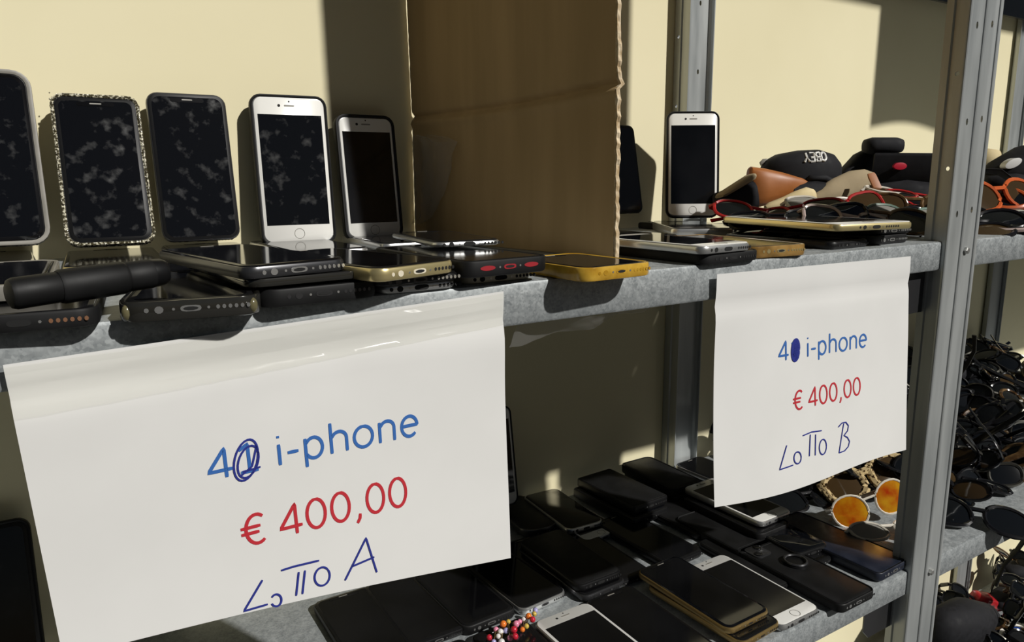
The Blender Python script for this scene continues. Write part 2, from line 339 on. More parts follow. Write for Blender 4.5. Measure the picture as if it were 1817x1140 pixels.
def sheet(name, label, cat, P, nu, nv, material, jit=0., group=None):
    m = MB(); m.add([P(i/nu, j/nv) + Vector((random.uniform(-jit, jit), random.uniform(-jit, jit), random.uniform(-jit, jit))) for j in range(nv+1) for i in range(nu+1)],
                    [(j*(nu+1)+i, j*(nu+1)+i+1, (j+1)*(nu+1)+i+1, (j+1)*(nu+1)+i) for j in range(nv) for i in range(nu)])
    return tag(m.build(name, material), label, cat, group)
def tapeA(u, v):
    top = at(0, 640, y=-.0016)*(1-u) + at(896, 512, y=-.0016)*u
    q = A.p(min(max(u, 0), 1), .005+v*(.165-.05*u), .0012+.0006*math.sin(v*26+u*4))
    return q + Vector((0, 0, 0))
sheet('tape_strip', 'wide wrinkled clear tape holding the top of the LOTTO A sign', 'tape', tapeA, 46, 12, M['tape'], .0002)
def flap(u, v):
    a = Vector((.165+.135*u, .006+.012*v, -LIP-.0008)); return a + Vector((0, .004*math.sin(u*9), -.020*v*(1-.75*u)-.002*math.sin(u*14)*v))
sheet('tape_flap', 'loose clear tape drooping under the shelf edge between the signs', 'tape', flap, 26, 5, M['bag'], .0006)

# the paper that hangs from the shelf above, out of the picture: it casts the square shadow on the wall
U_ = Paper((1.40, -.004, ZU-.005), (1.76, -.004, ZU-.005), (1.76, -.010, .512), (1.40, -.004, .506), lambda u, v: (-.004*v*v, .012*math.sin(math.pi*min(u*1.6, 1))*v**4))
o = sign('price_sign', '', U_); o.name = 'price_sign'; tag(o, 'white paper sign hanging from the topmost shelf of the right bay', 'sign')

# ------------------------------------------------------------------ cardboard divider
pf0 = Vector((.318, .078)); pb0 = Vector((.270, .408))
CZ0 = at(1105, 148, y=pf0.y).z; CZ1 = at(737, 208, y=pb0.y).z
def card_pt(s_, z, side):
    q = pf0*(1-s_) + pb0*s_; n = Vector((-(pb0-pf0).y, (pb0-pf0).x)).normalized()   # points to the left, towards the viewer
    zc = CZ0*(1-s_) + CZ1*s_ - .004*math.sin(math.pi*s_)
    d = -.0042*math.exp(-((z-zc)/.0036)**2) + .0022*math.exp(-((z-zc+.0075)/.005)**2) - .0009*math.exp(-((s_-.30)/.009)**2) + .0012*math.sin(s_*3+z*6)
    lean = .018*max(0, z-zc)
    q = q + n*(d + (.0022 if side else -.0022)) + Vector((-lean, 0))
    return Vector((q.x, q.y, z))
card = thing('cardboard_divider', 'tall brown cardboard panel dividing the phones into two lots', 'cardboard', Matrix.Translation((.30, .23, 0)))
m = MB(); nu, nv = 60, 330
def jag(j, e): random.seed(j*31+e); return random.uniform(-.0016, .0016)
for side in (0, 1):
    vs = []
    for j in range(nv+1):
        for i in range(nu+1):
            z = .0003+.70*j/nv; s_ = i/nu
            if i == 0: s_ += jag(j, 1)
            if i == nu: s_ += jag(j, 2)*1.2
            vs.append(card_pt(s_, z, side))
    m.add(vs, [(j*(nu+1)+i, j*(nu+1)+i+1, (j+1)*(nu+1)+i+1, (j+1)*(nu+1)+i) for j in range(nv) for i in range(nu)])
parts = [m.build('panel', M['card'], None, True, 60)]
random.seed(5)
for e, s0 in ((0, 0.), (1, 1.)):
    m = MB(); rs = []
    for j in range(151):
        z = .0003+.70*j/150; ff = -1 if e == 0 else 1
        k = .006*(random.random())
        a = card_pt(s0-ff*.004, z, 0); b = card_pt(s0-ff*.004, z, 1); a2 = card_pt(s0+ff*(.001+k), z, 0); b2 = card_pt(s0+ff*(.001+k*.8), z, 1)
        c2 = (a2+b2)/2 + Vector((0, -ff*-.0007*math.sin(j*2.4), 0))
        rs.append([a, a2, c2, b2, b])
    m.rings(rs, False, False, True); parts.append(m.build('corrugated_edge', M['card_edge'], None, False))
bpy.context.view_layer.update()
for k in parts: k.parent = card; k.matrix_parent_inverse = card.matrix_world.inverted()
def wrap(u, v):                                   # crumpled plastic against the divider, near the wall
    s_ = .99-(.03+.11*v**.6)*u*2.2*(1 if v < .93 else (1-v)/.07*.6+.4) ; q = card_pt(max(.55, s_), .02+.105*v, 1)
    return q + Vector((-.004-.006*math.sin(u*math.pi)-.0022*math.sin(u*21+v*7), 0, 0))
random.seed(3)
sheet('plastic_wrap', 'crumpled clear plastic wrap clinging to the foot of the cardboard divider', 'plastic', wrap, 16, 22, M['bag'], .0013)

# ------------------------------------------------------------------ phones
def phone(label, Mx, L=.138, W=.067, T=.0076, style='full', body='black', face='black', screen='glass', case=None, c=.0016, back_up=False,
          port='hole', grille='hole', ends=True, r=.0095, group=None, bump=False, slots=False, name='smartphone', corners=None, ring=False, lens=2, rough_case=False):
    t = thing(name, label, 'phone', Mx, group)
    z0 = c if case else 0.; r2 = r
    e = .0022
    b = MB().slab(W, L, r2, [(e, z0), (e*.3, z0+e*.3), (0, z0+e), (0, z0+T-e), (e*.3, z0+T-e*.3), (e, z0+T)]); b.build('body', M[body], t)
    if case:
        H = z0+T+.0003; o = MB(); Wc, Lc = W+2*c, L+2*c
        lv = [(.0022, 0), (.0006, .0006), (0, .0022), (0, H-.0008), (.0004, H+.0002), (c*.6, H+.0005), (c+.0006, H-.0002), (c+.0006, H-.0022)]
        n = 16 if rough_case else 5
        o.slab(Wc, Lc, r2+c, lv, 0, 0, True, False, n)
        if rough_case:
            ov = []
            for p in o.v: ov.append((p[0]+random.uniform(-1, 1)*.0006, p[1]+random.uniform(-1, 1)*.0006, p[2]+random.uniform(-1, 1)*.0005))
            o.v = ov
            for k in range(40):
                sx = random.choice((-1, 1)); yy = random.uniform(-.5, .5)*Lc; s_ = random.uniform(.0007, .0015)
                o.ball((sx*(Wc/2-.0012), yy, H), s_, 5, 3)
        o.build('case', M[case], t, not rough_case)
        if corners:
            for sx in (-1, 1):
                MB().ball((sx*(Wc/2-.0044), -Lc/2+.0038, H*.5), .0027, 10, 6, (1, 1, 1.6)).build('case_corner', M[corners], t)
    zt = z0+T
    if back_up:
        MB().slab(W-.004, L-.004, r2-.001, [(0, zt-.0002), (0, zt+.0002), (.0008, zt+.0006)]).build('back_plate', M[face], t)
        if lens:
            bw = .026 if lens > 1 else .016
            cb = MB().slab(bw, bw, .006, [(0, zt+.0004), (0, zt+.0016), (.0008, zt+.002)], -W/2+bw/2+.006, L/2-bw/2-.006).build('camera_bump', M['steel'], t)
            for k in range(lens):
                dx = -.006 if k else .006; cx, cy = -W/2+bw/2+.006+(dx if lens > 1 else 0), L/2-bw/2-.006+(dx if lens > 1 else 0)
                MB().slab(.010, .010, .005, [(0, zt+.0018), (0, zt+.003), (.0012, zt+.0033)], cx, cy).build('camera_lens', M['dark'], cb)
        if ring:
            rg = MB().slab(.030, .030, .015, [(0, zt+.0004), (0, zt+.002), (.001, zt+.0025)], .004, .012).build('ring_mount', M['black'], t)
            MB().tube([(.004+.013*math.cos(a), .012+.013*math.sin(a), zt+.0042) for a in [2*math.pi*k/18 for k in range(18)]], .0016, 6, True).build('finger_ring', M['steel'], rg)
    else:
        MB().slab(W-.0030, L-.0030, r2-.001, [(0, zt-.0002), (0, zt+.0002), (.0005, zt+.0005)]).build('front_glass', M[face], t)
        if style == 'home':
            sw, sh = W*.875, L*.755
            MB().box(-sw/2, -sh/2, zt+.0005, sw/2, sh/2, zt+.0007).build('screen', M[screen], t, False)
            hy = -L/2+(L-sh)/4
            MB().tube([(.0055*math.cos(a), hy+.0055*math.sin(a), zt+.0005) for a in [2*math.pi*k/20 for k in range(20)]], .00032, 5, True).build('home_button', M['bumper'], t)
            ey = L/2-(L-sh)/4
            MB().slab(.011, .0016, .0007, [(0, zt+.0004), (0, zt+.0007)], 0, ey).build('earpiece', M['bumper'], t)
            MB().slab(.003, .003, .0015, [(0, zt+.0004), (0, zt+.0007)], -.011, ey).build('front_camera', M['hole'], t)
            MB().slab(.0016, .0016, .0008, [(0, zt+.0004), (0, zt+.0007)], 0, ey+.0045).build('sensor', M['hole'], t)
        else:
            MB().slab(W-.009, L-.009, r2-.003, [(0, zt+.0004), (0, zt+.00065)]).build('screen', M[screen], t, False)
            MB().slab(.032, .0042, .002, [(0, zt+.0005), (0, zt+.0009)], 0, L/2-.0075).build('notch', M['dark'], t)
            MB().slab(.010, .0012, .0006, [(0, zt+.0008), (0, zt+.0011)], 0, L/2-.0072).build('earpiece', M['bumper'], t)
    if ends:
        y = -L/2-(c if case else 0); zm = z0+T*.48
        MB().slab(.0105, .0105, .002, [(0, 0), (0, .001)]) 
        pr = MB().rings([[(.0052*sx_, yy, zm+.0017*sz_) for sx_, sz_ in [(math.copysign(min(1, abs(math.cos(a))**.5), math.cos(a)), math.copysign(abs(math.sin(a))**.8, math.sin(a))) for a in [2*math.pi*k/14 for k in range(14)]]] for yy in (y+.0008, y-.0002)]).build('charging_port', M[port], t)
        if port != 'hole': MB().disc_y(0, zm, y-.0002, .0038, .0010).build('port_slot', M['hole'], pr)
        g = MB()
        if slots: g.disc_y(.0185, zm, y, .0062, .0017, n=14)
        else:
            for k in range(6): g.disc_y(.0135+k*.0031, zm, y, .0010, .0012, n=8)
        g.build('speaker_grille', M[grille], t)
        g = MB()
        if slots: g.disc_y(-.0185, zm, y, .0062, .0017, n=14)
        else: g.disc_y(-.0155, zm, y, .0022, .0020); g.disc_y(-.0215, zm, y, .0012, .0013, n=8)
        g.build('headphone_jack', M['hole'] if port == 'hole' else M[port], t)
        MB().disc_y(-.0085, zm, y, .0008, .0008, n=6).build('screw', M['silver'], t); MB().disc_y(.0088, zm, y, .0008, .0008, n=6).build('screw', M['silver'], t)
    return t
def lie(x, y, z, ang=0., tilt=0., L=.138):
    """front (port) end centred at x, y on height z; ang turns the phone, its length running away from the viewer"""
    a = math.radians(ang); X = Vector((math.cos(a), math.sin(a), 0)); Y = Vector((-math.sin(a), math.cos(a), 0)); tl = math.radians(tilt)
    Y2 = Y*math.cos(tl)+Vector((0, 0, math.sin(tl))); Z = X.cross(Y2); return frame(Vector((x, y, z)) + Y2*L/2, X, Y2, Z)
def stand(pl, pr, yb, L, yaw=0., top=None, wall=None, dz=0.):
    """stands on the pixels pl..pr of the plane y=yb and leans back on the wall"""
    a, b = at(*pl, y=yb), at(*pr, y=yb); ctr = (a+b)/2; ctr.z += dz; th = math.asin(min(.9, ((wall or YW)-.0145-yb)/L)) if top is None else math.radians(top)
    yw = math.radians(yaw); X = Vector((math.cos(yw), math.sin(yw), 0)); back = Vector((-math.sin(yw), math.cos(yw), 0))
    Y = Vector((0, 0, 1))*math.cos(th) + back*math.sin(th); Z = X.cross(Y)
    return frame(ctr + Y*(L/2) , X, Y, Z)
G_ST = 'phones standing against the wall'
phone('phone in a grey rubber bumper standing at the far left, cut by the frame', stand((-78, 452), (72, 428), .372, .160, 2), .153, .0755, .008, case='bumper', c=.0034, screen='dusty', face='dark', r=.012)
phone('phone with a scuffed screen in a chipped sparkling clear case, standing', stand((118, 444), (278, 438), .358, .150, -1), .142, .0705, .008, case='glitter', c=.0024, screen='dusty', face='black', body='steel', r=.009, rough_case=True)
phone('black phone without case and with a dusty screen, standing third from the left', stand((286, 431), (427, 427), .377, .151, 1), .1505, .0757, .0083, body='steel', screen='dusty', face='black', r=.011)
phone('large sunlit white phone with home button in a black case, standing', stand((462, 433), (594, 428), .386, .158, -3), .158, .078, .0075, style='home', face='white', body='silver', screen='dusty', case='rubber', c=.0022)
phone('smaller shaded white phone in a thick black case, standing beside the cardboard', stand((606, 424), (713, 420), .384, .1384, 2), .1384, .067, .0075, style='home', face='white', body='silver', screen='dark', case='rubber', c=.0028)
phone('black phone standing just behind the right edge of the cardboard', stand((1062, 384), (1142, 379), .374, .129, 0), .127, .071, .008, body='black', screen='dark', face='black')
# the white phone leaning on the back post, turned towards the viewer
ctr = CAM + (_f + CR*((1226-908.5)/FPX) - CU*((388-570)/FPX))*1.065
a = math.radians(-31); th = math.radians(7); X = Vector((math.cos(a), math.sin(a), 0)); bk = Vector((-math.sin(a), math.cos(a), 0)); Y = Vector((0, 0, math.cos(th)))+bk*math.sin(th)
phone('white phone with home button leaning on the back post in a black case', frame(ctr+Y*.0765, X, Y, X.cross(Y)), .1480, .0725, .0073, style='home', face='white', body='silver', screen='dark', case='rubber', c=.0020)
C2Z = ctr.z

# flat phones under and in front of the standing row
G_FL = 'glossy phones lying flat before the standing row'
def flat(label, x, y, z, ang=0, L=.138, W=.067, **k):
    return phone(label, lie(x, y, z, ang, k.pop('tilt', 0), L), L, W, **k)
flat('black phone lying flat below the grey bumper phone at the far left', -.168, .262, 0, 3, .150, .074, T=.0085, ends=False, body='steel', screen='dark', face='dark')
flat('glossy black phone lying flat and mirroring the clear-cased standing phone', -.077, .235, 0, -2, .160, .078, T=.0068, body='gold', screen='dark', face='dark')
flat('glossy black phone lying flat before the dusty caseless standing phone', .012, .246, 0, 0, .155, .0765, T=.0075, body='steel', screen='dark', face='dark')
flat('glossy black phone lying flat before the sunlit white standing phone', .108, .250, 0, 2, .158, .079, T=.0072, body='silver', screen='dark', face='dark')
flat('dark phone with silver edge lying flat before the shaded standing phone', .200, .262, 0, -2, .145, .0707, T=.0088, body='silver', screen='dark', face='dark')
flat('dark phone lying flat behind the cardboard divider', .640, .245, 0, -3, .140, .069, T=.0085, body='black', screen='dark', face='dark')

flat('black phone lying crosswise behind the cylinder', .018, .172, 0, 90, .145, .070, T=.0080, body='black', screen='dark', ends=False)
flat('black phone lying crosswise behind the gold phone', .172, .178, 0, 90, .145, .070, T=.0080, body='black', screen='dark', ends=False)
# front stacks of lot A
flat('black phone with copper speaker holes overhanging the shelf at far left', -.1365, -.012, 0, -5, .138, .067, T=.0076, case='rubber', c=.0012, grille='copper', port='hole', screen='dark')
flat('black phone in a smoky clear case overhanging the shelf edge, bottom end forward', -.0590, -.0215, 0, -11.5, .138, .066, T=.0078, case='smoke', c=.0026, port='silver', grille='silver', screen='dark', corners='yellowed')
flat('thick black cased phone at the bottom of the stack, port forward', .0165, -.0100, 0, 4, .144, .070, T=.0078, case='rubber', c=.0024, port='steel', grille='steel', screen='dark')
flat('slim phone in a dark grey case in the middle of the black stack', .010, -.0110, .0125, 6, .140, .074, T=.0036, case='smoke', c=.0008, screen='dark', ends=False)
flat('glossy black phone with a steel end on top of the black stack', .003, -.0110, .0176, 11, .150, .067, T=.0078, port='silver', grille='silver', screen='dark', body='steel', face='dark')
flat('grey phone at the bottom of the stack under the gold phone', .085, -.0030, 0, 1, .138, .056, T=.0062, body='silver', screen='dark')
flat('black phone sandwiched between the gold phone and a grey one', .081, -.010, .0066, 3, .140, .064, T=.0050, body='black', screen='dark', port='steel', grille='bumper')
flat('pale gold phone on top of its stack, charging port forward', .0755, -.0215, .0120, 17, .138, .067, T=.0086, body='gold', face='black', screen='dark', port='cream')
flat('cream-edged phone at the bottom under the phone with red ports', .1515, .0060, 0, 1, .130, .058, T=.0068, body='cream', screen='dark')
flat('black phone with red dust plugs in its ports, on a cream-edged phone', .1480, -.0100, .0072, 4, .140, .070, T=.0086, case='rubber', c=.0020, port='redplug', grille='redplug', screen='dark', slots=True)
flat('thin silver-edged phone lying on the phone with red plugs', .1640, .075, .0200, -6, .124, .0586, T=.0042, body='silver', face='black', screen='dark')
flat('amber-cased phone overhanging the shelf below the cardboard divider', .2310, -.0300, 0, 4, .088, .066, T=.0072, body='gold', case='amber', c=.0024, screen='dark', port='amber', grille='amber')

# far-left pieces
flat('phone in a grey rubber bumper lying flat at the left edge of the frame', -.1585, .030, .0105, -2, .140, .070, T=.0062, case='bumper', c=.0022, screen='dark', face='dark', ends=False, r=.012)
p0, p1 = Vector((-.1400, -.0085, .0188)), Vector((-.0650, .0160, .0225))
ax = (p1-p0).normalized(); t = thing('cylinder_case', 'matte black cylinder with two raised bands lying on the phones at left', 'case', Matrix.Translation((p0+p1)/2))
cyl = []
prof = [(0, .0085), (.03, .0105), (.06, .0112), (.20, .0112), (.22, .0108), (.23, .0096)]
def cyl_part(nm, prof, mname):
    m = MB(); m.tube([p0+(p1-p0)*q for q, r_ in prof], [r_ for q, r_ in prof], 18); o = m.build(nm, M[mname], None); cyl.append(o)
cyl_part('end_band', [(0, .0048), (.015, .0072), (.04, .0080), (.30, .0080), (.31, .0076)], 'rubber')
cyl_part('grip', [(.29, .0084), (.31, .0090), (.69, .0090), (.71, .0084)], 'rubber')
cyl_part('end_band', [(.71, .0076), (.72, .0082), (.88, .0082), (.90, .0078)], 'rubber'); cyl_part('end_cap', [(.89, .0080), (.96, .0077), (.99, .0066), (1.0, .0040)], 'black')
bpy.context.view_layer.update()
for k in cyl: k.parent = t; k.matrix_parent_inverse = t.matrix_world.inverted()

# lot B, upper shelf
flat('black phone under the white one at the left front of lot B', .378, -.006, 0, 1, .138, .072, T=.0074, body='black', case='rubber', c=.001, screen='dark', port='steel')
flat('white phone with silver edges on a black one at the front of lot B', .368, -.010, .0094, 3, .138, .067, T=.0072, body='silver', face='white', style='home', screen='dark')
flat('phone in a brown amber clear case at the front of lot B', .447, .000, 0, -6, .140, .068, T=.0078, body='gold', case='amber_dark', c=.0024, screen='dark', port='gold', grille='gold')
flat('black phone lying flat behind the amber-cased one', .455, .165, 0, 4, .138, .067, T=.009, body='black', screen='dark', ends=False)
flat('dark phone lying face down with a ringed camera, behind the white phone', .415, .160, .0, 30, .138, .067, T=.0085, body='steel', face='glass', back_up=True, ends=False)
MB_green = MB().slab(.020, .045, .006, [(.002, .0), (0, .002), (0, .008), (.002, .010)]); o = MB_green.build('lighter', M['green']); o.matrix_world = lie(.330, .135, .0, 20, 0, 0); tag(o, 'lime green plastic lighter beside the cardboard divider', 'lighter')
flat('black phone at the bottom of the pile under the pale gold tablet', .575, .012, 0, 2, .140, .069, T=.0080, body='black', screen='dark', port='steel')
flat('black phone at the foot of the pile beside the near post', .655, .018, 0, 2, .144, .071, T=.0080, case='rubber', c=.001, screen='dark', port='silver', grille='silver')
flat('glossy black phone on top of the pile beside the near post', .662, .020, .0102, -3, .140, .068, T=.0078, body='black', screen='dark', port='silver', grille='silver')
flat('pale gold and white small tablet lying aslant on top of the black pile', .590, -.004, .0186, -11, .185, .106, T=.0074, body='gold', face='white', style='home', screen='dark', port='hole', name='tablet')
flat('black phone lying flat in front of the white phone leaning on the post', .575, .215, 0, -32, .158, .080, T=.0098, body='silver', screen='dark', face='dark', ends=False)

# ------------------------------------------------------------------ lower shelf phones
def low(label, FL, FR, z, L=None, W=None, ang=None, flip=1, **k):
    """FL, FR: pixels of the front end's upper corners; z: height of the top above the lower shelf"""
    T = k.get('T', .0078); c = k.get('c', .0016) if k.get('case') else 0; zt = ZL+z
    a, b = at(*FL, z=zt), at(*FR, z=zt); mid = (a+b)/2; d = b-a
    g = math.degrees(math.atan2(d.y, d.x)) if ang is None else ang
    W = W or min(.080, max(.060, d.length)); L = L or W*2.05
    return phone(label, lie(mid.x, mid.y, zt-T-2*c if c else zt-T, g, k.pop('tilt', 0), L), L-2*c, W-2*c, **k)
lo_ = low
lo_('matte black phone in the middle row, right of the large sign', (1030, 1040), (1103, 1015), .020, .128, .066, 0, T=.0085, body='black', face='rubber', back_up=True, lens=0)
lo_('dark phone lying under the matte black one beside the large sign', (1040, 1058), (1110, 1032), .0105, .138, .066, 2, body='steel', screen='dark')
lo_('silver and black phone stacked with a glossy black one in the back row', (1042, 962), (1105, 938), .009, .138, .066, 2, body='silver', face='white', style='home', screen='dark')
lo_('glossy black phone with silver end lying on a silver phone in the back row', (1010, 940), (1072, 925), .0182, .124, .060, -3, body='silver', face='glass', back_up=True, lens=0)
lo_('small rounded black phone with a camera, nearest the large sign in the back row', (938, 944), (992, 931), .015, .110, .058, -5, T=.011, body='steel', face='black', back_up=True, lens=1, r=.020)
lo_('thick black phone, upper one of the two stacked before the back post', (1130, 900), (1182, 880), .030, .124, .068, 3, T=.013, body='black', face='rubber', back_up=True, lens=0, r=.005)
lo_('thick black phone, lower one of the two stacked before the back post', (1128, 922), (1185, 900), .0165, .130, .070, 4, T=.013, body='black', face='black', r=.005)
lo_('black phone lying against the foot of the back post', (1200, 868), (1242, 853), .028, .120, .064, 0, T=.0105, case='rubber', face='rubber', back_up=True, lens=0)
lo_('black phone lying under the one at the foot of the back post', (1205, 885), (1250, 866), .0145, .120, .066, 0, T=.011, body='black', screen='dark')
lo_('dark phone with a silver outline half hidden behind the right sign', (1300, 868), (1355, 850), .020, .120, .064, 4, T=.009, body='silver', screen='dark')
lo_('thick dark phone under the silver outlined one behind the right sign', (1296, 880), (1352, 862), .0105, .124, .066, 2, T=.009, body='black', screen='dark')
lo_('white phone with home button and silver end, top of the stack under the right sign', (1347, 930), (1410, 906), .030, .138, .067, 2, T=.0078, body='silver', face='white', style='home', screen='dark', port='steel')
lo_('black phone in the middle of the stack under the white one', (1345, 952), (1408, 926), .0215, .138, .066, 1, T=.0095, case='rubber', screen='dark', c=.001)
lo_('black phone at the bottom of the stack under the white one', (1340, 966), (1405, 940), .0095, .140, .068, 0, T=.009, body='black', screen='dark')
lo_('black phone with a bright chrome dot on its front end, behind the ring phone', (1318, 982), (1378, 962), .0135, .120, .064, 0, T=.0085, case='rubber', face='rubber', back_up=True, lens=0, port='silver', c=.0012)
lo_('black phone lying flat between the matte black phone and the thick black stack', (1186, 1002), (1250, 978), .010, .140, .066, 3, T=.0085, body='black', screen='dark')
lo_('dark phone lying flat between the gold-edged phone and the thick stack', (1240, 950), (1300, 930), .0095, .130, .066, 3, T=.008, body='black', face='rubber', back_up=True, lens=0)
lo_('black phone with a ring holder on its back at the front edge', (1493, 1074), (1556, 1048), .0135, .150, .066, 0, T=.0085, case='rubber', face='rubber', back_up=True, lens=2, ring=True, c=.0012, port='silver', r=.008)
lo_('scratched black phone with twin cameras behind the ring phone', (1420, 985), (1468, 965), .016, .090, .058, -4, T=.010, body='black', face='glass', back_up=True, lens=2)
lo_('navy wallet-cased phone leaning low beside the near post', (1567, 1014), (1612, 996), .013, .160, .070, 2, T=.0090, case='navy', face='navy', back_up=True, lens=0, c=.0012, port='silver', r=.007)
lo_('black phone with gold edges lying on two others at the front edge', (1295, 1120), (1368, 1082), .021, .140, .067, 1, T=.0074, body='gold_dark', face='glass', screen='dark', port='gold_dark')
lo_('second gold-edged phone directly under the first at the front edge', (1318, 1142), (1388, 1104), .0125, .136, .066, 3, T=.0078, body='gold_dark', screen='dark', port='gold_dark')
lo_('white phone with home button partly under the gold-edged phone', (1388, 1114), (1456, 1079), .0105, .141, .067, 0, T=.0074, body='silver', face='white', style='home', screen='dark')
lo_('black phone filling the gap right of the matte black phone, behind the gold-edged one', (1080, 1040), (1160, 1016), .0085, .140, .068, 0, T=.0075, body='black', screen='dark')
lo_('dark phone half under the matte black phone, behind the black rimmed one', (985, 1040), (1042, 1022), .0085, .120, .060, 0, T=.0075, body='black', screen='dark')
lo_('black phone half under the ring phone, beside the white phone', (1385, 1040), (1440, 1020), .0080, .130, .062, 0, T=.0072, body='black', face='rubber', back_up=True, lens=0)
lo_('dark phone lying under the scratched twin-camera phone', (1445, 1000), (1500, 982), .0080, .120, .062, 0, T=.0072, body='black', screen='dark')
flat('black phone in the front row under the bead bracelet', .236, .028, ZL, 0, .138, .066, T=.0085, body='black', screen='dark', port='steel')
flat('black phone in the front row, left of the bead bracelet', .164, .030, ZL, 0, .138, .067, T=.0085, body='steel', screen='dark', ends=False)
flat('dark phone in the front row under the corner of the large sign', .092, .028, ZL, 1, .138, .067, T=.0085, body='black', screen='dark', ends=False)
def low_far(label, BL, BR, z, L, W, ang, **k):
    a, b = at(*BL, z=ZL+z), at(*BR, z=ZL+z); mid = (a+b)/2; aa = math.radians(ang); T = k.get('T', .0076); c = k.get('c', .0016) if k.get('case') else 0
    return phone(label, lie(mid.x+math.sin(aa)*L, mid.y-math.cos(aa)*L, ZL+z-T-2*c, ang, 0, L), L-2*c, W-2*c, T=T, **k)
low_far('large white phone with home button nearest the bottom edge of the frame', (944, 1106), (1042, 1067), .0108, .150, .074, 0, body='silver', face='white', style='home', screen='dark')
low_far('black phone with a bright metal rim between the two white phones', (1034, 1066), (1118, 1038), .0092, .142, .068, 0, body='silver', screen='dark')
lo_('black phone with a silver end below the corner of the large sign', (922, 1079), (1012, 1054), .0092, .125, .066, 4, T=.0085, body='silver', screen='dark', port='steel')
lo_('black cased phone at the bottom, left of the bead bracelet', (825, 1117), (918, 1078), .0125, .128, .068, 2, T=.0085, case='rubber', screen='dark', c=.0015, port='silver', body='steel')
lo_('dark phone at the bottom edge of the frame below the large sign', (735, 1150), (822, 1112), .0100, .135, .068, 0, T=.0085, body='black', screen='dark', port='silver')
lo_('dark phone mostly hidden below the large sign', (640, 1185), (728, 1150), .0095, .135, .068, 0, T=.0085, body='black', screen='dark')
phone('white phone standing against the wall, mostly hidden by the large sign', stand((838, 905), (915, 897), .380, .140, 0), .138, .067, .0075, style='home', face='white', body='silver', screen='dark', case='rubber', c=.0015)
phone('black phone leaning on the wall at the lower left, beside the large sign', stand((-70, 1230), (66, 1216), .360, .158, 0), .158, .078, .0085, body='black', screen='glass', face='black', case='rubber', c=.002)

# ------------------------------------------------------------------ spectacles
def glasses(name, label, cat, fr, ln, rx=.0265, rz=.021, sq=2.6, gap=.018, folded=True, tw=.0021, side=None, group=None):
    t = thing(name, label, cat, None, group); f = MB(); hx = rx+gap/2
    def rim(s_, k, n=22, sc=1.):
        a = 2*math.pi*k/n; c, d = math.cos(a), math.sin(a)
        x = math.copysign(abs(c)**(2/sq), c)*rx*sc; z = math.copysign(abs(d)**(2/sq), d)*rz*sc
        x += (.10*z if s_ < 0 else -.10*z)*-1
        X = s_*hx+x; return (X, .9*X*X*1.6, z)
    for s_ in (-1, 1): f.tube([rim(s_, k) for k in range(22)], tw, 6, True, 1.0)
    f.tube([(x, .0004, .004+rz*.25) for x in (-gap/2-.002, -gap/4, 0, gap/4, gap/2+.002)], tw*1.05, 6)
    for s_ in (-1, 1): f.tube([(s_*(hx+rx*.98), .9*1.6*(hx+rx)**2, rz*.45), (s_*(hx+rx+.005), .010, rz*.45)], tw*1.25, 6)
    f.build('frame_front', M[fr], t)
    for s_ in (-1, 1):
        m = MB(); P = [rim(s_, k, 22, .96) for k in range(22)]; c = (s_*hx, .9*1.6*(hx)**2-.0022, 0)
        m.v = [c]+P+[(p[0], p[1]+.0012, p[2]) for p in P]; m.f = [(0, k+1, (k+1) % 22+1) for k in range(22)] + [(k+1, (k+1) % 22+1, (k+1) % 22+23, k+23) for k in range(22)] + [tuple(range(44, 22, -1))]
        m.build('lens', M[ln], t, True, 60)
        x0 = s_*(hx+rx+.005)
        if folded: pts = [(x0, .010, rz*.45), (x0-s_*.012, .0135+.003*(s_ > 0), rz*.45), (x0-s_*.06, .015+.003*(s_ > 0), rz*.40), (x0-s_*.095, .0165+.003*(s_ > 0), rz*.30), (x0-s_*.118, .018+.003*(s_ > 0), -rz*.35)]
        else: pts = [(x0, .010, rz*.45), (x0+s_*.002, .03, rz*.47), (x0+s_*.001, .075, rz*.45), (x0-s_*.004, .105, rz*.30), (x0-s_*.010, .132, -rz*.5)]
        MB().tube(pts, [tw*1.6, tw*1.8, tw*1.5, tw*1.2, tw*1.5], 6, False, .42).build('temple', M[side or fr], t)
    return t
def rotm(p, ex=0, ey=0, ez=0):
    from mathutils import Euler
    return Matrix.Translation(p) @ Euler((math.radians(ex), math.radians(ey), math.radians(ez))).to_matrix().to_4x4()
def atd(px, py, dep): return CAM + (_f + CR*((px-908.5)/FPX) - CU*((py-570)/FPX))*dep

# sunglasses lying on the lower shelf beside the near post
g = glasses('sunglasses', 'orange mirror-lensed sunglasses with a pale frame, standing near the post', 'sunglasses', 'fr_white', 'ln_fire', .0245, .0225, 2.1, .014, True, .0016)
g.matrix_world = rotm(at(1546, 900, y=.100)+Vector((0, 0, .004)), -20, -16, -22)
g = glasses('sunglasses', 'leopard-pattern sunglasses just under the bottom edge of the right sign', 'sunglasses', 'fr_leopard', 'ln_brown', .029, .023, 2.6, .016, True, .0058)
g.matrix_world = rotm(at(1538, 848, y=.150), -42, -14, -18)
g = glasses('sunglasses', 'pale tinted glasses lying flat at the feet of the orange mirror sunglasses', 'sunglasses', 'fr_white', 'ln_clear', .024, .018, 2.2, .016)
g.matrix_world = rotm(at(1580, 945, z=ZL+.010)+Vector((0, 0, .004)), -78, 4, -20)
g = glasses('sunglasses', 'black sunglasses lying just left of the leopard pair', 'sunglasses', 'fr_black', 'ln_dark', .028, .022, 2.6, .016, True, .003)
g.matrix_world = rotm(at(1480, 868, y=.190), -55, 5, -30)
g = glasses('sunglasses', 'black sunglasses lying beside the near post behind the orange mirror pair', 'sunglasses', 'fr_black', 'ln_dark', .028, .022, 2.6, .016, True, .003)
